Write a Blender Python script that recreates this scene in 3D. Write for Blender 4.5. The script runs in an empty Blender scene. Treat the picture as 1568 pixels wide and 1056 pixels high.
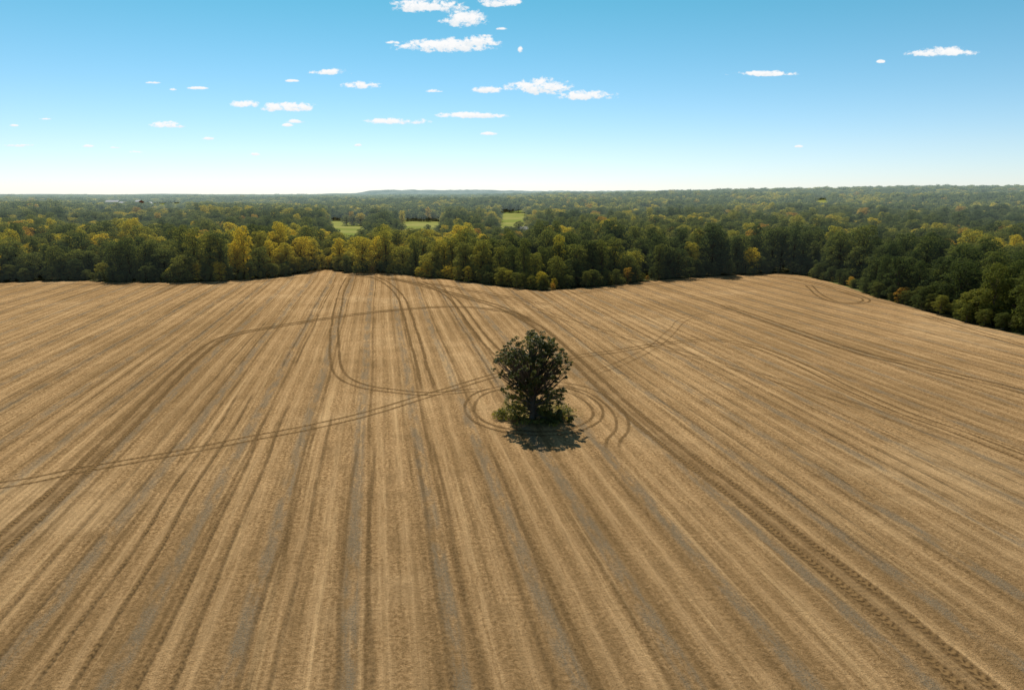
import bpy, math, random
import numpy as np
from mathutils import Vector
random.seed(7); R=np.random.default_rng(11)
scene=bpy.context.scene
COL=scene.collection
SUN_EL=math.radians(52); SUN_AZ=math.radians(-15)   # azimuth clockwise from +Y

# ------------------------------------------------------------------ helpers
def sm(t):
    t=np.clip(t,0,1); return t*t*(3-2*t)
def terrain(x,y):
    x=np.asarray(x,float); y=np.asarray(y,float)
    r=np.hypot(x,y); az=np.degrees(np.arctan2(x,y))
    A=np.interp(az,[-60,-25,-12,-5,0,8,18,32,60],[1,1,3,7,12,22,33,42,42])
    A=np.where(y<0,1,A)
    und=4*np.sin(x/310+1)*np.cos(y/270)+2.5*np.sin(x/130+y/170)
    return A*sm((r-500)/2600)+und*sm((r-430)/700)
def in_poly(px,py,poly):
    px=np.asarray(px);py=np.asarray(py); ins=np.zeros(px.shape,bool); n=len(poly)
    for i in range(n):
        x1,y1=poly[i]; x2,y2=poly[(i+1)%n]
        if y1==y2: continue
        c=((y1>py)!=(y2>py))&(px<(x2-x1)*(py-y1)/(y2-y1)+x1)
        ins^=c
    return ins
def poly_dist(px,py,poly):
    d=np.full(px.shape,1e9); n=len(poly)
    for i in range(n):
        a=np.array(poly[i],float); b=np.array(poly[(i+1)%n],float); ab=b-a
        t=np.clip(((px-a[0])*ab[0]+(py-a[1])*ab[1])/(ab@ab),0,1)
        d=np.minimum(d,np.hypot(px-a[0]-t*ab[0],py-a[1]-t*ab[1]))
    return d
def vnoise(x,y,s,seed=0):
    x=np.asarray(x)/s; y=np.asarray(y)/s
    xi=np.floor(x).astype(int); yi=np.floor(y).astype(int); fx=x-xi; fy=y-yi
    fx=fx*fx*(3-2*fx); fy=fy*fy*(3-2*fy)
    def h(a,b):
        v=np.sin(a*127.1+b*311.7+seed*74.7)*43758.5453
        return v-np.floor(v)
    return (h(xi,yi)*(1-fx)+h(xi+1,yi)*fx)*(1-fy)+(h(xi,yi+1)*(1-fx)+h(xi+1,yi+1)*fx)*fy
def mesh_obj(name,V,F,mats=(),midx=None,attrs=None,uv=None,smooth=False,link=True):
    V=np.asarray(V,np.float32).reshape(-1,3); F=np.asarray(F,np.int32).reshape(-1,4)
    me=bpy.data.meshes.new(name); me.vertices.add(len(V)); me.vertices.foreach_set('co',V.ravel())
    me.loops.add(F.size); me.loops.foreach_set('vertex_index',F.ravel())
    me.polygons.add(len(F)); me.polygons.foreach_set('loop_start',np.arange(0,F.size,4,dtype=np.int32))
    me.polygons.foreach_set('loop_total',np.full(len(F),4,np.int32))
    for m in mats: me.materials.append(m)
    if midx is not None: me.polygons.foreach_set('material_index',np.asarray(midx,np.int32))
    me.polygons.foreach_set('use_smooth',np.full(len(F),smooth,bool))
    me.update(calc_edges=True)
    if uv is not None:
        l=me.uv_layers.new(name='UVMap'); l.data.foreach_set('uv',np.asarray(uv,np.float32)[F.ravel()].ravel())
    if attrs:
        for k,a in attrs.items():
            at=me.attributes.new(k,'FLOAT','POINT'); at.data.foreach_set('value',np.asarray(a,np.float32))
    me.validate()
    o=bpy.data.objects.new(name,me)
    if link: COL.objects.link(o)
    return o

class N:
    """tiny node builder"""
    def __init__(s,tree): s.t=tree; s.n=tree.nodes; s.l=tree.links; 
    def new(s,typ,**k):
        x=s.n.new(typ)
        for a,b in k.items(): setattr(x,a,b)
        return x
    def put(s,sock,v):
        if isinstance(v,bpy.types.NodeSocket): s.l.new(v,sock)
        else: sock.default_value=v
    def m(s,op,a,b=0.0,c=None,clamp=False):
        x=s.new('ShaderNodeMath',operation=op,use_clamp=clamp); s.put(x.inputs[0],a); s.put(x.inputs[1],b)
        if c is not None: s.put(x.inputs[2],c)
        return x.outputs[0]
    def mr(s,v,a,b,c=0.0,d=1.0):
        x=s.new('ShaderNodeMapRange'); x.clamp=True; x.interpolation_type='SMOOTHSTEP'
        s.put(x.inputs[0],v)
        for i,q in zip((1,2,3,4),(a,b,c,d)): s.put(x.inputs[i],q)
        return x.outputs[0]
    def mix(s,f,a,b,mode='MIX'):
        x=s.new('ShaderNodeMix',data_type='RGBA',blend_type=mode); s.put(x.inputs[0],f); s.put(x.inputs[6],a); s.put(x.inputs[7],b)
        return x.outputs[2]
    def noise(s,vec,scale,detail=3,rough=.5,dist=0.0):
        x=s.new('ShaderNodeTexNoise'); s.put(x.inputs['Vector'],vec); x.inputs['Scale'].default_value=scale
        x.inputs['Detail'].default_value=detail; x.inputs['Roughness'].default_value=rough; x.inputs['Distortion'].default_value=dist
        return x.outputs[0]
    def ramp(s,f,stops,interp='LINEAR'):
        x=s.new('ShaderNodeValToRGB'); r=x.color_ramp; r.interpolation=interp
        while len(r.elements)<len(stops): r.elements.new(.5)
        for e,(p,c) in zip(r.elements,stops):
            e.position=p; e.color=(c,c,c,1) if not isinstance(c,tuple) else (*c,1)
        s.put(x.inputs[0],f); return x.outputs[0]
    def xyz(s,a,b,c=0.0):
        x=s.new('ShaderNodeCombineXYZ'); s.put(x.inputs[0],a); s.put(x.inputs[1],b); s.put(x.inputs[2],c); return x.outputs[0]
def mat(name):
    m=bpy.data.materials.new(name); m.use_nodes=True; m.node_tree.nodes.clear(); m.cycles.emission_sampling='NONE'
    n=N(m.node_tree); out=n.new('ShaderNodeOutputMaterial'); return m,n,out
def C(r,g,b): return (r,g,b,1.0)
def simple(name,c1,c2,scale=3,rough=.8):
    m,n,o=mat(name); g=n.new('ShaderNodeNewGeometry').outputs['Position']
    b=n.new('ShaderNodeBsdfPrincipled'); b.inputs['Roughness'].default_value=rough
    n.put(b.inputs['Base Color'],n.mix(n.noise(g,scale,4),C(*c1),C(*c2))); n.l.new(b.outputs[0],o.inputs[0]); return m

# ------------------------------------------------------------------ materials
ROW=math.radians(10.8)
def field_material():
    m,n,o=mat('harvested_stubble')
    pos=n.new('ShaderNodeNewGeometry').outputs['Position']
    sp=n.new('ShaderNodeSeparateXYZ'); n.l.new(pos,sp.inputs[0]); x,y=sp.outputs[0],sp.outputs[1]
    sx=n.m('ADD',n.m('MULTIPLY',x,math.cos(ROW)),n.m('MULTIPLY',y,math.sin(ROW)))
    q=n.m('SUBTRACT',n.m('MULTIPLY',y,math.cos(ROW)),n.m('MULTIPLY',x,math.sin(ROW)))
    w=n.noise(n.xyz(n.m('MULTIPLY',sx,.012),n.m('MULTIPLY',q,.008)),1,1)
    w2=n.noise(n.xyz(n.m('MULTIPLY',sx,.15),n.m('MULTIPLY',q,.07)),1,1)
    s=n.m('ADD',sx,n.m('ADD',n.m('MULTIPLY',n.m('SUBTRACT',w,.5),3.0),n.m('MULTIPLY',n.m('SUBTRACT',w2,.5),.25)))
    P=8.4
    ps=n.m('DIVIDE',s,P); fr=n.m('FRACT',ps); idx=n.m('FLOOR',ps)
    wn=n.new('ShaderNodeTexWhiteNoise',noise_dimensions='1D'); n.put(wn.inputs['W'],idx); rnd=wn.outputs['Value']
    wn2=n.new('ShaderNodeTexWhiteNoise',noise_dimensions='1D'); n.put(wn2.inputs['W'],n.m('ADD',idx,.37)); rnd2=wn2.outputs['Value']
    wheelA=n.ramp(fr,[(0,0),(.28,0),(.31,1),(.34,1),(.37,0),(1,0)])
    wheelB=n.ramp(fr,[(0,0),(.63,0),(.66,1),(.69,1),(.72,0),(1,0)])
    wheel=n.m('ADD',n.m('MULTIPLY',wheelA,n.m('ADD',.3,n.m('MULTIPLY',rnd,.7))),n.m('MULTIPLY',wheelB,n.m('ADD',.3,n.m('MULTIPLY',rnd2,.7))))
    chaff=n.ramp(fr,[(.38,0),(.44,1),(.56,1),(.62,0)])
    light=n.ramp(fr,[(0,0),(.05,0),(.12,1),(.18,1),(.24,0),(.76,.0),(.82,1),(.88,1),(.95,0)])
    brk=n.noise(n.xyz(n.m('MULTIPLY',s,.35),n.m('MULTIPLY',q,.05)),1,4,.6)
    brk2=n.noise(n.xyz(n.m('MULTIPLY',s,.8),n.m('MULTIPLY',q,.16),3.0),1,4,.65)
    streak=n.noise(n.xyz(n.m('MULTIPLY',s,1.6),n.m('MULTIPLY',q,.10),7.0),1,5,.7)
    longs=n.noise(n.xyz(n.m('MULTIPLY',s,.6),n.m('MULTIPLY',q,.012),11.0),1,4,.65)
    wheel=n.m('MULTIPLY',wheel,n.mr(brk,.34,.62,.35,1))
    chaff=n.m('MULTIPLY',chaff,n.mr(brk2,.36,.58))
    big=n.noise(pos,.02,5,.62); med=n.noise(pos,.3,5,.7); fine=n.noise(pos,2.4,4,.75); vf=n.noise(pos,7.0,3,.8)
    base=n.mix(n.mr(n.m('ADD',n.m('MULTIPLY',fine,.6),n.m('MULTIPLY',vf,.4)),.39,.61),C(.20,.118,.048),C(.74,.47,.225))
    base=n.mix(n.m('MULTIPLY',n.mr(big,.44,.62),.50),base,C(.25,.150,.062))
    near_dim=n.m('MULTIPLY',n.mr(n.m('ADD',q,n.m('MULTIPLY',big,70)),75,135,.42,0),1)  # foreground dimming painted into the albedo, standing in for lens and view-angle falloff
    base=n.mix(near_dim,base,C(.215,.135,.060))
    base=n.mix(n.m('MULTIPLY',n.mr(big,.46,.34),.35),base,C(.80,.55,.29))
    base=n.mix(n.m('MULTIPLY',n.mr(med,.45,.68),.45),base,C(.23,.145,.065))
    base=n.mix(n.m('MULTIPLY',light,n.mr(streak,.38,.62,.05,.50)),base,C(.76,.50,.25))
    base=n.mix(n.m('MULTIPLY',n.mr(longs,.50,.66),.42),base,C(.21,.130,.055))
    base=n.mix(n.m('MULTIPLY',n.mr(longs,.44,.32),.38),base,C(.80,.54,.27))
    base=n.mix(n.m('MULTIPLY',n.mr(streak,.5,.68),.50),base,C(.17,.108,.047))
    drill=n.m('MULTIPLY',n.m('ADD',n.m('SINE',n.m('MULTIPLY',s,2*math.pi/.76)),1),.5)
    base=n.mix(n.m('MULTIPLY',drill,.20),base,C(.19,.118,.05))
    spk=n.m('MULTIPLY',chaff,n.mr(vf,.44,.56,.25,1))
    base=n.mix(n.m('MULTIPLY',spk,.82),base,C(.20,.175,.125))
    base=n.mix(n.m('MULTIPLY',wheel,n.mr(fine,.3,.6,.9,.5)),base,C(.115,.070,.029))
    clod=n.mr(vf,.56,.64); base=n.mix(n.m('MULTIPLY',clod,.7),base,C(.10,.064,.03))
    b=n.new('ShaderNodeBsdfDiffuse'); n.put(b.inputs[0],base)
    h=n.m('ADD',n.m('MULTIPLY',fine,.7),n.m('MULTIPLY',vf,.6))
    bp=n.new('ShaderNodeBump'); bp.inputs['Strength'].default_value=1.0; bp.inputs['Distance'].default_value=.3
    n.put(bp.inputs['Height'],h); n.l.new(bp.outputs[0],b.inputs['Normal']); n.l.new(b.outputs[0],o.inputs[0]); return m

def track_material():
    m,n,o=mat('wheel_track_soil')
    uv=n.new('ShaderNodeUVMap').outputs[0]; sp=n.new('ShaderNodeSeparateXYZ'); n.l.new(uv,sp.inputs[0]); u,v=sp.outputs[0],sp.outputs[1]
    st=n.new('ShaderNodeAttribute',attribute_name='str').outputs['Fac']
    pos=n.new('ShaderNodeNewGeometry').outputs['Position']
    edge=n.m('SUBTRACT',1,n.m('ABSOLUTE',n.m('SUBTRACT',n.m('MULTIPLY',u,2),1)))
    n1=n.noise(pos,1.6,4,.7); n2=n.noise(pos,.22,2)
    a=n.mr(n.m('ADD',edge,n.m('MULTIPLY',n.m('SUBTRACT',n1,.5),1.4)),.05,.8)
    a=n.m('MULTIPLY',a,n.m('MULTIPLY',st,n.mr(n2,.3,.62,.4,.95)),clamp=True)
    lug=n.m('MULTIPLY',n.m('ADD',n.m('SINE',n.m('MULTIPLY',n.m('ADD',v,n.m('ABSOLUTE',n.m('SUBTRACT',u,.5))),2*math.pi/.7)),1),.5)
    col=n.mix(lug,C(.07,.043,.019),C(.23,.142,.060)); col=n.mix(n.mr(n.noise(pos,5,2),.45,.7),col,C(.25,.155,.068))
    b=n.new('ShaderNodeBsdfDiffuse'); n.put(b.inputs[0],col)
    tr=n.new('ShaderNodeBsdfTransparent'); mx=n.new('ShaderNodeMixShader'); n.put(mx.inputs[0],a); n.l.new(tr.outputs[0],mx.inputs[1]); n.l.new(b.outputs[0],mx.inputs[2]); n.l.new(mx.outputs[0],o.inputs[0]); return m

def leaf_material(name,inst=True,k=1.0,tr_=.42):
    m,n,o=mat(name)
    isl=n.new('ShaderNodeNewGeometry').outputs['Random Per Island']
    if inst:
        tint=n.new('ShaderNodeAttribute',attribute_type='INSTANCER',attribute_name='tint').outputs['Fac']
        haze=n.new('ShaderNodeAttribute',attribute_type='INSTANCER',attribute_name='haze').outputs['Fac']
    else: tint=n.new('ShaderNodeAttribute',attribute_name='tint').outputs['Fac']; haze=0.0
    t=n.m('ADD',tint,n.m('MULTIPLY',n.m('SUBTRACT',isl,.5),.16),clamp=True)
    S=lambda r,g,b:(r*k,g*k,b*k)
    col=n.ramp(t,[(0,S(.050,.070,.026)),(.25,S(.105,.122,.036)),(.5,S(.19,.19,.045)),(.68,S(.34,.30,.05)),(.84,S(.58,.44,.045)),(1,S(.34,.18,.05))])
    col=n.mix(n.m('MULTIPLY',n.mr(isl,.0,1.0),.4),col,n.mix(.5,col,C(0.02,.025,.010)))
    if inst: col=n.mix(haze,col,C(.20,.26,.25))  # distance haze mixed into the leaf colour
    if inst: d=n.new('ShaderNodeBsdfDiffuse'); n.put(d.inputs[0],col)
    else:
        d=n.new('ShaderNodeBsdfPrincipled'); d.inputs['Roughness'].default_value=.5; d.inputs['Specular IOR Level'].default_value=.4; n.put(d.inputs['Base Color'],col)
    tl=n.new('ShaderNodeBsdfTranslucent'); n.put(tl.inputs[0],n.mix(1.0,col,C(1.35,1.3,.65),'MULTIPLY'))
    mx=n.new('ShaderNodeMixShader'); mx.inputs[0].default_value=tr_; n.l.new(d.outputs[0],mx.inputs[1]); n.l.new(tl.outputs[0],mx.inputs[2])
    last=mx.outputs[0]
    if inst:
        em=n.new('ShaderNodeEmission'); em.inputs[0].default_value=C(.50,.63,.68); n.put(em.inputs[1],n.m('MULTIPLY',haze,.36))  # airlight painted as a faint leaf glow, stronger with distance
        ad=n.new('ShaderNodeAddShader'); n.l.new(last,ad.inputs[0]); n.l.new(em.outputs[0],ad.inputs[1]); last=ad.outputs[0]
    n.l.new(last,o.inputs[0]); return m
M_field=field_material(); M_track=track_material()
M_leaf=leaf_material('forest_leaves',k=1.22,tr_=.46); M_leaf1=leaf_material('oak_leaves',False,.88)
M_bark=simple('bark',(.05,.038,.028),(.12,.095,.07),6)

def ground_material():
    m,n,o=mat('woodland_floor'); pos=n.new('ShaderNodeNewGeometry').outputs['Position']
    a=n.noise(pos,.004,3); b_=n.noise(pos,.4,4,.6)
    col=n.mix(n.mr(b_,.3,.7),C(.035,.04,.018),C(.10,.09,.045)); col=n.mix(n.mr(a,.5,.62),col,C(.16,.18,.06))
    b=n.new('ShaderNodeBsdfDiffuse'); n.put(b.inputs[0],col); n.l.new(b.outputs[0],o.inputs[0]); return m
def meadow_material():
    m,n,o=mat('meadow_grass'); pos=n.new('ShaderNodeNewGeometry').outputs['Position']
    col=n.mix(n.mr(n.noise(pos,.012,3),.4,.6),C(.20,.24,.06),C(.33,.32,.11)); col=n.mix(n.m('MULTIPLY',n.noise(pos,.5,3),.5),col,C(.14,.17,.05))
    b=n.new('ShaderNodeBsdfDiffuse'); n.put(b.inputs[0],col); n.l.new(b.outputs[0],o.inputs[0]); return m

# ------------------------------------------------------------------ ground sheet
n_=360
t=np.linspace(-1,1,n_); g=np.sign(t)*(np.abs(t)**2.6)*22000
X,Y=np.meshgrid(g,g+0.0); Z=terrain(X,Y)-.06
V=np.stack([X,Y,Z],-1).reshape(-1,3)
i=np.arange(n_-1); I,J=np.meshgrid(i,i); a=(J*n_+I).ravel(); F=np.stack([a,a+1,a+n_+1,a+n_],1)
mesh_obj('ground',V,F,[ground_material()],smooth=True)

# ------------------------------------------------------------------ field
B=[(-233,259),(-217,267),(-206,273),(-194,279),(-177,281),(-164,275),(-134,275),(-116,279),(-99,293),(-93,318),(-89,327),(-75,308),(-54,308),(-35,290),(-17,275),(1,257),(11,250),(24,257),(37,263),(58,281),(77,290),(99,300),(123,308),(128,295),(129,265),(126,234),(126,211),(126,185),(129,168),(131,156),(138,110),(150,40),(158,-60),(-330,-60),(-320,60),(-300,160),(-265,235)]
import bmesh
bm=bmesh.new(); vs=[bm.verts.new((x,y,0)) for x,y in B]; bm.faces.new(vs); bmesh.ops.triangulate(bm,faces=bm.faces[:]); bmesh.ops.recalc_face_normals(bm,faces=bm.faces[:])
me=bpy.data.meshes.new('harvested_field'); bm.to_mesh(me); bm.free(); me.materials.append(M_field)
COL.objects.link(bpy.data.objects.new('harvested_field',me))
if me.polygons[0].normal.z<0: me.flip_normals()

# ------------------------------------------------------------------ wheel tracks
def cr(pts,step=1.2,closed=False):
    P=[np.array(p,float) for p in pts]
    if closed: P=[P[-1]]+P+[P[0],P[1]]
    else: P=[2*P[0]-P[1]]+P+[2*P[-1]-P[-2]]
    out=[]
    for k in range(1,len(P)-2):
        p0,p1,p2,p3=P[k-1:k+3]; m_=max(2,int(np.linalg.norm(p2-p1)/step))
        for j in range(m_):
            t=j/m_; out.append(.5*((2*p1)+(-p0+p2)*t+(2*p0-5*p1+4*p2-p3)*t*t+(-p0+3*p1-3*p2+p3)*t**3))
    out.append(P[-2]); return np.array(out)
TV,TF,TU,TS=[],[],[],[]; layer=[0]
def ribbon(path,off,width,stg):
    layer[0]+=1; z=.012+.004*layer[0]
    d=np.gradient(path,axis=0); d/=np.linalg.norm(d,axis=1)[:,None]+1e-9; nrm=np.stack([d[:,1],-d[:,0]],1)
    wob=(vnoise(np.arange(len(path))*1.0,np.full(len(path),layer[0]*7.3),9,layer[0])-.5)*.35
    c=path+nrm*(off+wob)[:,None]; L=np.r_[0,np.cumsum(np.linalg.norm(np.diff(path,axis=0),axis=1))]
    b0=sum(len(v) for v in TV); k=len(path)
    l=c-nrm*width/2; r=c+nrm*width/2
    v=np.zeros((2*k,3)); v[0::2,:2]=l; v[1::2,:2]=r; v[:,2]=z; TV.append(v)
    u=np.zeros((2*k,2)); u[1::2,0]=1; u[0::2,1]=L; u[1::2,1]=L; TU.append(u)
    s=np.full(2*k,stg); f=np.clip(np.minimum(L,L[-1]-L)/6,0,1); s*=np.repeat(f,2); TS.append(s)
    j=np.arange(k-1)*2+b0; TF.append(np.stack([j,j+1,j+3,j+2],1))
def pair(pts,gauge=2.9,width=1.1,stg=.8,closed=False,band=0):
    p=cr(pts,closed=closed)
    if band: ribbon(p,0,band,.28)
    ribbon(p,-gauge/2,width,stg); ribbon(p,gauge/2,width,stg)
T1=[(-54.5,293),(-34,263),(-19,239),(-4,213),(4,190),(8.6,172),(14.4,138),(19.2,109),(23.3,89.7),(26.5,76.8),(29.4,64.4),(31.9,54.8),(33.1,48),(33.8,42.8),(34.5,33),(35,20),(35,0)]
pair(T1,2.4,1.45,1.0,band=4.4)
pair([(-80,74),(-63,78.3),(-56.2,82.8),(-45,89.7),(-38.5,94.4),(-31.4,99.2),(-23.8,105.8),(-16.5,114.6),(-10.2,122),(-3.1,130.5),(4.9,137.8),(13.8,145.9),(23.1,151),(33.4,157.8),(43.8,162.2),(51.8,162.2),(57.2,155),(60.2,140),(61.8,122.9),(64,107.2),(67.1,96.9),(69.6,87.3),(72,78)],2.0,.85,1.0)
pair([(-50,46),(-51,56.9),(-52.4,63.9),(-54,73.3),(-57.4,90.7),(-63.2,116.6),(-67.7,136),(-71.2,156.4),(-70.5,170.2),(-61.4,183.2),(-47.1,198.8),(-29.4,210.6),(-15.3,213),(-.8,203.4),(5.7,188)],2.3,1.35,1.0,band=3.8)
pair([(-70.2,292.7),(-62.7,250),(-54.9,213),(-47.7,180.6),(-41.7,156.4),(-36.2,136.7),(-32.1,127.5),(-27.1,122),(-21.9,119.4),(-15.7,117.4),(-9.9,118.6),(-4,121)],1.9,.9,.85)
pair([(-61.6,297),(-51.3,275),(-40.6,242),(-32.5,207),(-25.5,172),(-19.9,143.5),(-14.9,118.6)],2.2,1.1,1.0)
pair([(-38.6,279),(-24.6,245),(-16.3,213),(-9.3,176),(-4.9,156.4),(-1.3,142.3)],2.2,1.1,.95)
pair([(-79.4,302),(-62.9,292.7),(-44,279),(-27.1,264),(-10.5,245),(3.5,226.7),(13.8,215.5)],2.4,1.2,.9)
pair([(3,123.5),(-2.3,121),(-5.6,117.6),(-6.9,113),(-6.9,107.2),(-5,102),(-1.6,98.6),(3.5,96.8),(8.4,97.6),(11.5,100.5),(13.7,104.5),(14.0,110.8),(11.8,117.4),(8,121.6)],1.7,.8,.85,closed=True)
pair([(.7,124.8),(9.2,124),(14.6,118.6),(17.3,108.2),(16.8,99.2),(14.6,93.6),(13.8,88)],2.0,.8,.7)
pair([(14.3,130),(22.9,140),(33.1,156),(42.3,176),(48.3,190),(57.8,201),(70.6,210.6)],2.2,.8,.4)
pair([(96,305),(114,292.7),(120.5,275),(121.2,248.6),(119.9,229.5),(113.5,221),(107,223),(108.4,238.7),(116.7,268)],2.2,1.1,.9)
pair([(67.2,219.7),(73.2,180.6),(77.5,153),(83.8,137.8),(92.5,118.6),(97,100)],2.4,1.1,.8)
pair([(-230,250),(-190,268),(-140,266),(-110,270),(-88,296)],2.4,1.2,.7)
pair([(20,240),(45,262),(75,280),(100,290)],2.4,1.2,.7)
pair([(121,200),(120,180),(121,150),(126,110)],2.4,1.,.6)
pair([(-75,300),(-48,287),(-25,262),(-5,232),(9,205),(22,178),(38,150),(55,118),(66,90)],2.3,.9,.45)
rows=[(-24.5,.95,40,125),(-31.2,.6,35,200),(-10.3,.65,35,110),(-3.4,.55,35,95),(-17.5,.75,35,118),(5,.55,30,96),(12.5,.5,30,92),(48,.6,50,260),(66,.6,60,260),(90,.5,80,270),(-45,.6,110,290),(-52,.4,60,280),(-64,.5,110,270),(-20,.6,140,275),(-80,.5,60,290),(57,.5,60,260),(75,.5,60,270),(105,.5,90,280),(22,.6,120,260),(-100,.4,90,280),(-120,.5,90,280)]
for s0,stg,q0,q1 in rows:
    cs,sn=math.cos(ROW),math.sin(ROW)
    f=lambda s,q:(s*cs-q*sn,s*sn+q*cs)
    pair([f(s0+(random.random()-.5)*.6,q) for q in np.linspace(q0,q1,7)],2.5,.7,stg*.85)
mesh_obj('wheel_tracks',np.concatenate(TV),np.concatenate(TF),[M_track],attrs={'str':np.concatenate(TS)},uv=np.concatenate(TU))

# ------------------------------------------------------------------ tree construction
class Acc:
    def __init__(s): s.V=[];s.F=[];s.M=[];s.T=[];s.c=0
    def add(s,V,F,mi,t=0.0):
        s.V.append(V);s.F.append(F+s.c);s.M.append(np.full(len(F),mi)); s.T.append(np.full(len(V),t) if np.isscalar(t) else t); s.c+=len(V)
    def tube(s,P,rad,sides=6):
        P=np.asarray(P,float);k=len(P);V=[]
        for i in range(k):
            d=P[min(i+1,k-1)]-P[max(i-1,0)]; d/=np.linalg.norm(d)+1e-9
            a=np.cross(d,[.3,.9,.1]); a/=np.linalg.norm(a); b=np.cross(d,a)
            for j in range(sides):
                th=2*math.pi*j/sides; V.append(P[i]+rad[i]*(a*math.cos(th)+b*math.sin(th)))
        F=[(i*sides+j,i*sides+(j+1)%sides,(i+1)*sides+(j+1)%sides,(i+1)*sides+j) for i in range(k-1) for j in range(sides)]
        s.add(np.array(V),np.array(F),0)
    def leaves(s,Cn,size,tint,up=.6,out=None):
        n=len(Cn); nr=R.normal(size=(n,3))
        if out is not None: nr=nr*.75+out*1.1
        nr[:,2]=np.abs(nr[:,2])+up; nr/=np.linalg.norm(nr,axis=1)[:,None]
        a=np.cross(nr,R.normal(size=(n,3))); a/=np.linalg.norm(a,axis=1)[:,None]+1e-9; b=np.cross(nr,a)
        L=(size*R.uniform(.6,1.4,n))[:,None]; W=L*.62
        V=np.stack([Cn-a*L*.5,Cn+b*W*.5-nr*L*.08,Cn+a*L*.5,Cn-b*W*.5-nr*L*.08],1).reshape(-1,3)
        F=np.arange(4*n).reshape(-1,4); s.add(V,F,1,np.repeat(tint,4) if not np.isscalar(tint) else tint)
    def obj(s,name,mats,link=True):
        return mesh_obj(name,np.concatenate(s.V),np.concatenate(s.F),mats,np.concatenate(s.M),{'tint':np.concatenate(s.T)},link=link)
def clump_pts(c,r,n,flat=.75,shell=.55):
    d=R.normal(size=(n,3)); d/=np.linalg.norm(d,axis=1)[:,None]; d[:,2]=np.where(d[:,2]<-.35,-d[:,2],d[:,2])
    rr=r*(shell+(1-shell)*R.random(n)**.5)*R.uniform(.8,1.12,n)
    p=c+d*rr[:,None]*np.array([1,1,flat]); return p
def forest_tree(name,h,rad,base,ncl,dens=1.0,ls=.55):
    A=Acc(); lean=R.normal(size=2)*.3
    A.tube([(0,0,-.5),(lean[0]*.4,lean[1]*.4,h*.4),(lean[0],lean[1],h*.85)],[.28,.2,.05],5)
    for k in range(ncl):
        f=(k+.5)/ncl; fz=f**.75; z=base+(h-base)*fz        # more clumps high up: a broad domed crown
        rr=rad*(math.sqrt(max(.02,1-max(0,(fz-.45)/.58)**2)) if fz>.45 else .72+.28*fz/.45)
        th=k*2.39996+R.random()*.8; q=rr*R.uniform(.35,.82)
        cr_=R.uniform(.26,.44)*rad
        c=np.array([q*math.cos(th)+lean[0]*fz,q*math.sin(th)+lean[1]*fz,z-cr_*.6])
        if dens>.5: A.tube([(lean[0]*.3,lean[1]*.3,max(.5,z*.55)),c*.6+np.array([0,0,z*.3]),c],[.1,.06,.02],4)
        P=clump_pts(c,cr_,int((70+42*cr_)*dens),.8,.75); o_=P-c; o_/=np.linalg.norm(o_,axis=1)[:,None]+1e-9
        A.leaves(P,ls,0.0,.25,o_)
    n=int(220*dens); d=R.normal(size=(n,3)); d/=np.linalg.norm(d,axis=1)[:,None]; A.leaves(np.array([0,0,(base+h)/2])+d*np.array([rad*.55,rad*.55,(h-base)*.36])*R.uniform(.3,1,n)[:,None],ls*1.3,0.0)
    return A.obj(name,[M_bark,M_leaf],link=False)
pc=bpy.data.collections.new('deciduous_tree_kinds')
specs=[(17,5.4,1.5,24),(18.5,5.0,2.5,24),(15,5.8,1,24),(17.5,4.8,1.5,22),(14,5.2,.6,22),(19,5.8,3,27),(16,4.4,1,20),(13,5.6,.5,24)]
fars=[(17,5.2,5,15),(18,5.0,6,14),(15,5.6,5,15),(16,4.8,5,13)]
for k,sp_ in enumerate(specs): pc.objects.link(forest_tree('woodland_tree_kind_%c'%(97+k),*sp_,ls=.5))
for k,sp_ in enumerate(fars): pc.objects.link(forest_tree('woodland_tree_kind_z%c'%(97+k),*sp_,dens=.2,ls=1.2))

# ------------------------------------------------------------------ forest distribution
MEAD=[[(-108,400),(-88,400),(-186,930),(-246,930)],[(-14,520),(6,520),(46,1400),(-20,1150)],[(-74,430),(-44,430),(-92,960),(-168,960)],[(-480,800),(-370,800),(-1150,2436),(-1500,2436)],[(500,1150),(525,1150),(795,1760),(745,1760)],[(6,480),(18,480),(18,660),(4,660)]]
def grid(x0,x1,y0,y1,sp):
    xs=np.arange(x0,x1,sp); ys=np.arange(y0,y1,sp); X,Y=np.meshgrid(xs,ys)
    X=X.ravel()+R.uniform(-.48,.48,X.size)*sp; Y=Y.ravel()+R.uniform(-.48,.48,Y.size)*sp; return X,Y
PX,PY,SH,SV,KD=[],[],[],[],[]
def zone(r0,r1,sp,sh,sv,azl=52,gaps=None,far=False):
    X,Y=grid(-r1,r1,-60,r1,sp); r=np.hypot(X,Y); az=np.abs(np.degrees(np.arctan2(X,Y)))
    k=(r>=r0)&(r<r1)&(az<azl); X,Y=X[k],Y[k]
    k=~in_poly(X,Y,B)&(poly_dist(X,Y,B)>3.0)
    lone=vnoise(X,Y,30,77)>.80
    for mdw in MEAD: k&=~in_poly(X,Y,mdw)|lone
    if gaps: k&=vnoise(X,Y,gaps,5)*.7+vnoise(X,Y,gaps*.4,9)*.3<.72
    X,Y=X[k],Y[k]; PX.append(X);PY.append(Y);SH.append(sh*R.uniform(.7,1.3,len(X)));SV.append(sv*R.uniform(.72,1.14,len(X))*(.82+.32*vnoise(X,Y,45,21)))
    KD.append(R.integers(8,12,len(X)) if far else R.integers(0,8,len(X)))
zone(100,560,7.2,1.0,.98,azl=64)
zone(560,900,9.5,1.25,1.03)
zone(900,1900,12,1.45,1.05,gaps=260,far=True)
zone(1900,4500,27,2.9,1.1,azl=45,gaps=420,far=True)
zone(4500,10000,80,8,1.2,azl=42,gaps=900,far=True)
bx,by=[],[]
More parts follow.
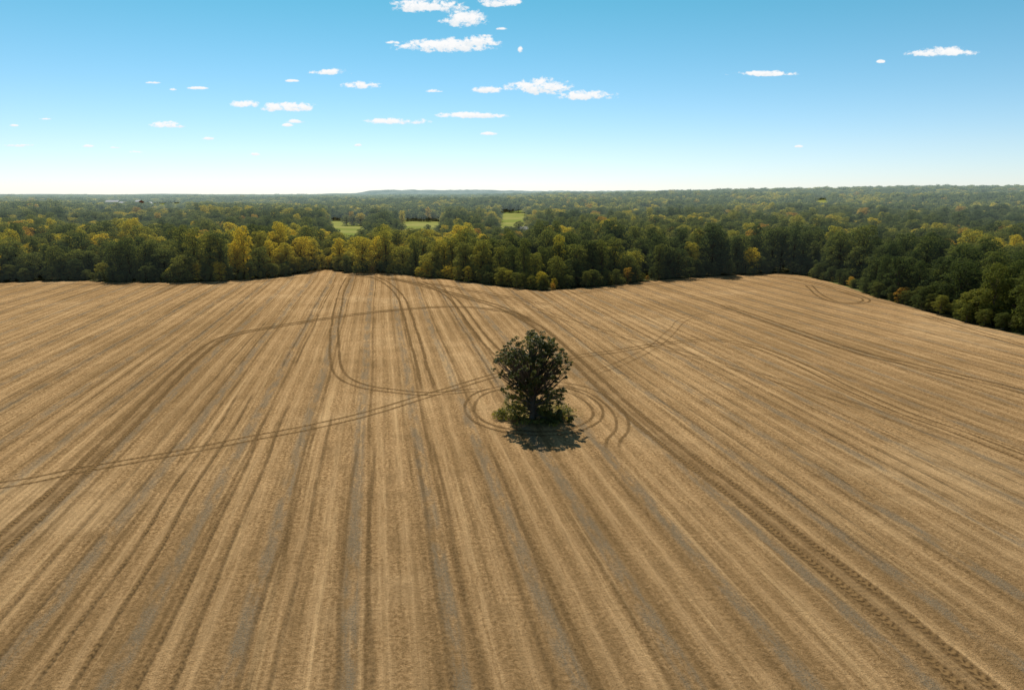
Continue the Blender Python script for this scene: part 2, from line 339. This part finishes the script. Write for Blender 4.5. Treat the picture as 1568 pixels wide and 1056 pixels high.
for k in range(len(B)):
    a=np.array(B[k],float); b=np.array(B[(k+1)%len(B)],float)
    if min(a[1],b[1])<60: continue
    L=np.linalg.norm(b-a); m_=int(L/1.7); d=(b-a)/L; nn=np.array([-d[1],d[0]])
    for j in range(m_):
        p=a+d*(j+random.random())*1.7+nn*random.uniform(.3,4.5); bx.append(p[0]); by.append(p[1])
bx=np.array(bx);by=np.array(by); k=~in_poly(bx,by,B); bx,by=bx[k],by[k]
PX.append(bx);PY.append(by);s=R.uniform(.14,.42,len(bx));SH.append(s*1.4);SV.append(s);KD.append(R.integers(0,8,len(bx)))
PX=np.concatenate(PX);PY=np.concatenate(PY);SH=np.concatenate(SH);SV=np.concatenate(SV);KD=np.concatenate(KD)
azd=np.degrees(np.arctan2(PX,PY)); rad_=np.hypot(PX,PY)
young=((azd>-15.3)&(azd<-11.2)&(rad_<620))|((azd>-10.2)&(azd<-4.6)&(rad_<620))|((azd>-2.5)&(azd<2.2)&(rad_<700)&(rad_>320))|((azd>-33)&(azd<-25)&(rad_>450)&(rad_<1500))
SV=np.where(young&(SV>.5),SV*.78,SV)
PZ=terrain(PX,PY)-.1; n=len(PX); r=rad_
cl=vnoise(PX,PY,38,3)*.55+vnoise(PX,PY,120,8)*.45
tint=.10+.36*R.random(n)**1.15+ (cl-.5)*.5
yel=R.random(n)<np.clip((cl-.55)*3.5,.03,.75); tint=np.where(yel,R.uniform(.56,.84,n),tint)
brn=R.random(n)<.015; tint=np.where(brn,R.uniform(.92,1,n),tint); tint=np.clip(tint,0,1)
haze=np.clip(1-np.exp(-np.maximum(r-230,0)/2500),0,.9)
me=bpy.data.meshes.new('deciduous_forest'); me.vertices.add(n); me.vertices.foreach_set('co',np.stack([PX,PY,PZ],1).astype(np.float32).ravel())
def at(nm,ty,v,prop='value'):
    a=me.attributes.new(nm,ty,'POINT'); a.data.foreach_set(prop,v)
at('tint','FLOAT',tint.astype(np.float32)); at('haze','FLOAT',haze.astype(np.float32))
at('tscale','FLOAT_VECTOR',np.stack([SH,SH,SV],1).astype(np.float32).ravel(),'vector')
at('trot','FLOAT_VECTOR',np.stack([np.zeros(n),np.zeros(n),R.uniform(0,6.28,n)],1).astype(np.float32).ravel(),'vector')
at('kind','INT',KD.astype(np.int32))
fo=bpy.data.objects.new('deciduous_forest',me); COL.objects.link(fo)
ng=bpy.data.node_groups.new('forest_scatter','GeometryNodeTree')
ng.interface.new_socket('Geometry',in_out='INPUT',socket_type='NodeSocketGeometry'); ng.interface.new_socket('Geometry',in_out='OUTPUT',socket_type='NodeSocketGeometry')
gi=ng.nodes.new('NodeGroupInput'); go=ng.nodes.new('NodeGroupOutput'); ip=ng.nodes.new('GeometryNodeInstanceOnPoints'); ci=ng.nodes.new('GeometryNodeCollectionInfo')
ci.inputs['Collection'].default_value=pc; ci.inputs['Separate Children'].default_value=True; ci.inputs['Reset Children'].default_value=True
def na(nm,ty):
    x=ng.nodes.new('GeometryNodeInputNamedAttribute'); x.data_type=ty; x.inputs['Name'].default_value=nm; return x.outputs['Attribute']
e2r=ng.nodes.new('FunctionNodeEulerToRotation')
L_=ng.links.new
L_(gi.outputs[0],ip.inputs['Points']); L_(ci.outputs[0],ip.inputs['Instance']); ip.inputs['Pick Instance'].default_value=True
L_(na('kind','INT'),ip.inputs['Instance Index']); L_(na('trot','FLOAT_VECTOR'),e2r.inputs[0]); L_(e2r.outputs[0],ip.inputs['Rotation']); L_(na('tscale','FLOAT_VECTOR'),ip.inputs['Scale'])
L_(ip.outputs[0],go.inputs[0])
md=fo.modifiers.new('scatter','NODES'); md.node_group=ng

# ------------------------------------------------------------------ meadows
Mm=meadow_material()
for mdw in MEAD[:5]:
    q=[np.array(p,float) for p in mdw]; V=[];nu,nv=14,40
    for j in range(nv+1):
        for i_ in range(nu+1):
            a=q[0]+(q[3]-q[0])*j/nv; b=q[1]+(q[2]-q[1])*j/nv; p=a+(b-a)*i_/nu; V.append((p[0],p[1],float(terrain(p[0],p[1]))+.5))
    F=[(j*(nu+1)+i_,j*(nu+1)+i_+1,(j+1)*(nu+1)+i_+1,(j+1)*(nu+1)+i_) for j in range(nv) for i_ in range(nu)]
    mesh_obj('grass_meadow',V,F,[Mm],smooth=True)

# ------------------------------------------------------------------ lone oak
TX,TY=3.2,103.0
def lone_tree():
    A=Acc()
    trunk=[(0,0,-.2),(.05,0,1),(.1,.05,2.5),(0,.1,4.5),(-.1,0,7),(.05,-.1,10),(.2,0,13)]
    A.tube(trunk,[.6,.46,.4,.34,.26,.16,.04],10); tr=np.array(trunk)
    def on(z): return np.array([np.interp(z,tr[:,2],tr[:,0]),np.interp(z,tr[:,2],tr[:,1]),z])
    cl=[]
    for k in range(92):   # upper crown
        d=R.normal(size=3); d/=np.linalg.norm(d); rr=R.uniform(.62,1.03)
        c=np.array([0,0,9.1])+d*np.array([5.4,5.4,4.8])*rr
        if c[2]<5: c[2]=R.uniform(5,7.5)
        cl.append((c,R.uniform(.5,1.05),R.uniform(0.08,.50),.75))
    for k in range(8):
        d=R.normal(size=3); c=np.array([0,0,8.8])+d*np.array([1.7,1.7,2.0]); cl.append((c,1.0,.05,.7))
    for k in range(60):   # lower skirt, thinner in front of the trunk
        th=R.uniform(0,6.28); z=R.uniform(.6,5.8); q=R.uniform(1.0,3.2+.32*z)
        if abs(math.cos(th))<.35 and math.sin(th)<0: th+=1.0
        t_=.36+.32*R.random() if math.cos(th)<0 else .14+.36*R.random()
        cl.append((np.array([q*math.cos(th)*1.1,q*math.sin(th),z]),R.uniform(.5,1.0),t_,.8))
    for k in range(46):   # sprays poking beyond the outline
        d=R.normal(size=3); d/=np.linalg.norm(d); d[2]=abs(d[2])*.9-.2
        cl.append((np.array([0,0,9.1])+d*np.array([6.1,6.1,5.7]),R.uniform(.25,.6),.3,.8))
    for c,r_,t_,dn in cl:
        s0=on(max(1.0,c[2]*.5+R.uniform(-.5,.5))); mid=s0*.45+c*.55+np.array([0,0,-.25])+R.normal(size=3)*.2
        rb=.05+.018*np.linalg.norm(c-s0); A.tube([s0,s0*.75+mid*.25+np.array([0,0,.1]),mid,c],[rb,rb*.8,rb*.5,.015],5)
        for j in range(5):
            e=c+R.normal(size=3)*r_*.5; A.tube([mid,(mid+e)/2+R.normal(size=3)*.1,e],[rb*.35,.02,.01],3)
        nl=int(330*r_*r_*dn)+50
        for j in range(5):
            sc=c+R.normal(size=3)*r_*.5; A.leaves(clump_pts(sc,r_*.52,nl//5,.8,.2),.25,np.clip(t_+R.normal(size=nl//5)*.05,0,1),.5)
    o=A.obj('oak_tree',[M_bark,M_leaf1]); o.location=(TX,TY,0)
lone_tree()
def bush(name,x,y,h,w,t0,nc=16,size=.22):
    A=Acc()
    for k in range(nc):
        th=R.uniform(0,6.28); q=w*R.random()**.6; c=np.array([q*math.cos(th),q*math.sin(th),h*R.uniform(.2,.8)*(1-.5*q/w)])
        A.tube([(c[0]*.3,c[1]*.3,-.1),c*.7,c],[.04,.025,.01],4); A.leaves(clump_pts(c,h*R.uniform(.22,.38),110,.9,.3),size,np.clip(t0+R.normal(size=110)*.07,0,1),.2)
    o=A.obj(name,[M_bark,M_leaf1]); o.location=(x,y,0)
bush('shrub',TX+5.2,TY-.2,2.2,1.9,.30); bush('shrub',TX+2.8,TY-1.6,1.5,1.3,.25); bush('shrub',TX-3.4,TY+.3,2.4,1.8,.5)

# rough grass beneath the oak
m,nn,o=mat('rough_grass'); pos=nn.new('ShaderNodeNewGeometry').outputs['Position']; e=nn.new('ShaderNodeAttribute',attribute_name='edge').outputs['Fac']
al=nn.mr(nn.m('ADD',e,nn.m('MULTIPLY',nn.m('SUBTRACT',nn.noise(pos,.5,5,.7),.5),1.3)),.2,.6)
col=nn.mix(nn.mr(nn.noise(pos,1.5,4),.35,.65),C(.10,.088,.03),C(.31,.23,.09)); b=nn.new('ShaderNodeBsdfDiffuse'); nn.put(b.inputs[0],col)
tr=nn.new('ShaderNodeBsdfTransparent'); mx=nn.new('ShaderNodeMixShader'); nn.put(mx.inputs[0],al); nn.l.new(tr.outputs[0],mx.inputs[1]); nn.l.new(b.outputs[0],mx.inputs[2]); nn.l.new(mx.outputs[0],o.inputs[0])
V=[];E=[];F=[];na_,nr_=40,8
for j in range(nr_+1):
    for k in range(na_):
        th=2*math.pi*k/na_; q=j/nr_; V.append((TX+.6+q*9.0*math.cos(th),TY+3+q*9.5*math.sin(th),.30)); E.append(1-q)
F=[(j*na_+k,j*na_+(k+1)%na_,(j+1)*na_+(k+1)%na_,(j+1)*na_+k) for j in range(nr_) for k in range(na_)]
mesh_obj('grass_patch',V,F,[m],attrs={'edge':E})
A=Acc(); k=2600; th=R.uniform(0,6.28,k); q=R.random(k)**.7
wx=TX+.5+q*7*np.cos(th); wy=TY+2.5+q*7*np.sin(th); kk=vnoise(wx,wy,1.6,4)>.5; wx,wy=wx[kk],wy[kk]; k=len(wx)
P=np.stack([wx,wy,R.uniform(.3,.6,k)],1); A.leaves(P,.3,np.clip(.55+R.normal(size=k)*.1,0,.75),-.5)
A.tube([(TX,TY,-.2),(TX,TY,.1)],[.3,.3],6); A.obj('weeds',[M_bark,M_leaf1])

# ------------------------------------------------------------------ farm buildings
Mw=simple('white_siding',(.7,.7,.68),(.8,.8,.78),.8); Mr=simple('metal_roof',(.35,.37,.38),(.5,.52,.53),.5,.6); Mr2=simple('weathered_roof',(.16,.17,.17),(.24,.25,.25),.5,.8); Mk=simple('door_dark',(.03,.03,.03),(.06,.05,.05)); Mrd=simple('red_siding',(.25,.06,.04),(.3,.08,.05))
def building(name,x,y,w,l,h,rot,wall,roof=None):
    z=float(terrain(x,y))+.3; e=bpy.data.objects.new(name,None); COL.objects.link(e); e.location=(x,y,z); e.rotation_euler=(0,0,rot)
    def part(nm,V,F,mt):
        me=bpy.data.meshes.new(nm); me.from_pydata(V,[],F); me.materials.append(mt); ob=bpy.data.objects.new(nm,me); COL.objects.link(ob); ob.parent=e
    a,b=w/2,l/2; r=h+w*.28
    part('walls',[(-a,-b,-1),(a,-b,-1),(a,b,-1),(-a,b,-1),(-a,-b,h),(a,-b,h),(a,b,h),(-a,b,h),(0,-b,r),(0,b,r)],[(0,1,5,8,4),(2,3,7,9,6),(1,2,6,5),(3,0,4,7)],wall)
    v=.5; part('roof',[(-a-v,-b-v,h-.2),(0,-b-v,r+.1),(a+v,-b-v,h-.2),(-a-v,b+v,h-.2),(0,b+v,r+.1),(a+v,b+v,h-.2),(-a-v,-b-v,h),(0,-b-v,r+.3),(a+v,-b-v,h),(-a-v,b+v,h),(0,b+v,r+.3),(a+v,b+v,h)],[(0,3,4,1),(1,4,5,2),(6,7,10,9),(7,8,11,10),(0,1,7,6),(1,2,8,7),(3,9,10,4),(4,10,11,5),(0,6,9,3),(2,5,11,8)],roof or Mr)
    part('door',[(-w*.18,-b-.03,-.3),(w*.18,-b-.03,-.3),(w*.18,-b-.03,h*.75),(-w*.18,-b-.03,h*.75)],[(0,1,2,3)],Mk)
    V=[];F=[]
    for k in range(4):
        yy=-b+l*(k+.5)/4
        for sx in (-1,1):
            i0=len(V); xx=sx*(a+.03); V+=[(xx,yy-.6,h*.4),(xx,yy+.6,h*.4),(xx,yy+.6,h*.75),(xx,yy-.6,h*.75)]; F.append((i0,i0+1,i0+2,i0+3))
    part('windows',V,F,Mk)
building('weathered_barn',11,640,7,10,3.2,1.2,Mw,Mr2)
building('white_farmhouse',-1110,1990,16,22,8,1.2,Mw); building('white_barn',-1190,2080,18,40,9,1.5,Mw); building('white_barn',-1060,2040,14,30,8,.3,Mw); building('red_barn',-1150,2150,18,30,10,.9,Mrd)

# ------------------------------------------------------------------ distant hills
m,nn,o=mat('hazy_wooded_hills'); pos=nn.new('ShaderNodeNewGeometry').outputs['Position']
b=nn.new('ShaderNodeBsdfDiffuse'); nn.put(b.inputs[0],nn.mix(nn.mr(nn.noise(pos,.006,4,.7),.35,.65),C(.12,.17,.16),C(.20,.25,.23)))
em=nn.new('ShaderNodeEmission'); em.inputs[0].default_value=C(.50,.63,.68); em.inputs[1].default_value=.25  # distance haze painted on: bluish base colour plus this faint glow
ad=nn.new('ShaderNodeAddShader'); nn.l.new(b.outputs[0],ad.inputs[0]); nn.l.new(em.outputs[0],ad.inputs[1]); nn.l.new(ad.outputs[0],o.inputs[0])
nx,ny=700,9; xs=np.linspace(-9500,9500,nx); prof=np.interp(xs,[-9500,-7000,-4200,-2700,-2050,-1850,-1200,-400,-100,900,2500,4500,6500,9500],[18,24,20,22,34,72,84,78,70,72,80,92,100,92])
prof=prof+(vnoise(xs,xs*0,340,2)-.5)*14+(vnoise(xs,xs*0,45,4)-.5)*11
V=[];F=[]
for j in range(ny):
    f=j/(ny-1); yy=8600+2600*f; hh=math.sin(math.pi*min(1,f*1.0))**.7 if 0<f<1 else 0
    for i_ in range(nx): V.append((xs[i_],yy+500*math.sin(xs[i_]/2600),-10+(prof[i_]+10)*hh))
F=[(j*nx+i_,j*nx+i_+1,(j+1)*nx+i_+1,(j+1)*nx+i_) for j in range(ny-1) for i_ in range(nx-1)]
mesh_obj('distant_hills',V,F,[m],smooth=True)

# ------------------------------------------------------------------ clouds
CL=[(-1139,2485,810,200),(-655,2371,540,230),(-168,2533,500,140),(-840,1941,1120,170),(-438,1985,450,150),(5725,1865,780,120),(3346,1578,680,70),(-2466,1638,440,85),(-2113,1510,450,95),(-3172,1210,680,125),(-3868,1270,370,100),(-4926,975,440,90),(371,1425,680,200),(1024,1349,680,120),(-353,1417,330,95),(-583,1115,750,90),(-1607,1010,700,85),
(-330,835,180,45),(-2199,703,90,36),(-3770,590,130,45),(-2958,992,220,50),(-3250,992,180,45),(-4195,1400,220,40),(-4606,1410,100,36),(-2970,1518,150,36),(-6090,695,150,35),(-5787,686,140,28),(-5403,615,200,35),(-6845,686,360,35),(-7140,703,140,30),(-6890,950,130,36),(-6390,1028,150,27),(-4410,810,180,45),(-1094,1430,180,50),(116,1975,70,90),(5140,1823,110,50),(4195,703,110,36),(-142,2215,130,36),(-1666,2099,180,45),(-5040,1550,180,30)]
m,nn,o=mat('cumulus_vapour'); pos=nn.new('ShaderNodeNewGeometry').outputs['Position']
uv=nn.new('ShaderNodeUVMap').outputs[0]; sp=nn.new('ShaderNodeSeparateXYZ'); nn.l.new(uv,sp.inputs[0]); u,v=sp.outputs[0],sp.outputs[1]
den=nn.new('ShaderNodeAttribute',attribute_name='den').outputs['Fac']
mp=nn.new('ShaderNodeMapping'); mp.inputs['Scale'].default_value=(.006,.006,.010); nn.l.new(pos,mp.inputs[0])
nz=nn.noise(mp.outputs[0],1.0,7,.62,.3); nz2=nn.noise(mp.outputs[0],2.6,6,.7)
vd=nn.m('MULTIPLY',v,nn.mr(v,-.1,0.0,1.9,1.0))
rr=nn.m('ADD',nn.m('MULTIPLY',u,u),nn.m('MULTIPLY',vd,vd))
f=nn.m('ADD',nn.m('SUBTRACT',den,rr),nn.m('ADD',nn.m('MULTIPLY',nn.m('SUBTRACT',nz,.5),5.0),nn.m('MULTIPLY',nn.m('SUBTRACT',nz2,.5),2.2)))
al=nn.mr(f,-.1,1.1)
fade=nn.mr(rr,1.7,2.25,1.0,0.0); al=nn.m('MULTIPLY',al,fade)
col=nn.mix(nn.mr(nn.m('ADD',v,nn.m('MULTIPLY',nn.m('SUBTRACT',nz2,.5),2.0)),-.8,.5),C(.82,.88,.92),C(1,1,1))  # underside shading painted grey-blue by height on the sheet
em=nn.new('ShaderNodeEmission'); nn.put(em.inputs[0],col); em.inputs[1].default_value=.98  # sunlit white of the clouds painted as glow on flat sheets
tr=nn.new('ShaderNodeBsdfTransparent'); mx=nn.new('ShaderNodeMixShader'); nn.put(mx.inputs[0],al); nn.l.new(tr.outputs[0],mx.inputs[1]); nn.l.new(em.outputs[0],mx.inputs[2]); nn.l.new(mx.outputs[0],o.inputs[0])
V=[];F=[];UV=[];DN=[]
for x,z,w,h in CL:
    w*=1.12; h*=1.2
    i0=len(V); k=1.5; y=10000+random.uniform(-400,400)
    for a,b in ((-k,-k),(k,-k),(k,k),(-k,k)): V.append((x+a*w/2,y,z+b*h/2)); UV.append((a,b)); DN.append(1.25 if w>300 else 1.35)
    F.append((i0,i0+1,i0+2,i0+3))
mesh_obj('clouds',V,F,[m],attrs={'den':DN},uv=np.array(UV))

# ------------------------------------------------------------------ sky, sun, camera
w=bpy.data.worlds.new('World'); scene.world=w; w.use_nodes=True; t=w.node_tree; bg=t.nodes['Background']; wn_=N(t)
sk=t.nodes.new('ShaderNodeTexSky'); sk.sky_type='NISHITA'; sk.sun_disc=False; sk.sun_elevation=SUN_EL; sk.sun_rotation=SUN_AZ; sk.altitude=600; sk.air_density=1.0; sk.dust_density=.2; sk.ozone_density=2.0
tc=t.nodes.new('ShaderNodeTexCoord'); sp=t.nodes.new('ShaderNodeSeparateXYZ'); t.links.new(tc.outputs['Generated'],sp.inputs[0])
grade=wn_.ramp(sp.outputs[2],[(0.0,(.95,1.03,1.30)),(.06,(.88,1.01,1.15)),(.13,(.70,.99,1.05)),(.25,(.42,.98,.92)),(.40,(.55,.70,.60)),(.8,(.60,.64,.56))])
t.links.new(wn_.mix(1.0,sk.outputs[0],grade,'MULTIPLY'),bg.inputs[0]); bg.inputs[1].default_value=.108
sl=bpy.data.lights.new('sun','SUN'); sl.energy=5.0; sl.angle=math.radians(.5); sl.color=(1,.93,.82); so=bpy.data.objects.new('sun',sl); COL.objects.link(so)
d=Vector((math.sin(SUN_AZ)*math.cos(SUN_EL),math.cos(SUN_AZ)*math.cos(SUN_EL),math.sin(SUN_EL))); so.rotation_euler=d.to_track_quat('Z','Y').to_euler(); so.location=(0,0,200)
cam=bpy.data.cameras.new('camera'); cam.lens=24; cam.sensor_width=36; cam.clip_end=60000; cam.clip_start=.5
co=bpy.data.objects.new('camera',cam); COL.objects.link(co); co.location=(0,0,35); co.rotation_euler=(math.radians(90-12.5),0,0); scene.camera=co
scene.view_settings.view_transform='Standard'; scene.view_settings.look='None'; scene.view_settings.exposure=0
print('instances',n)
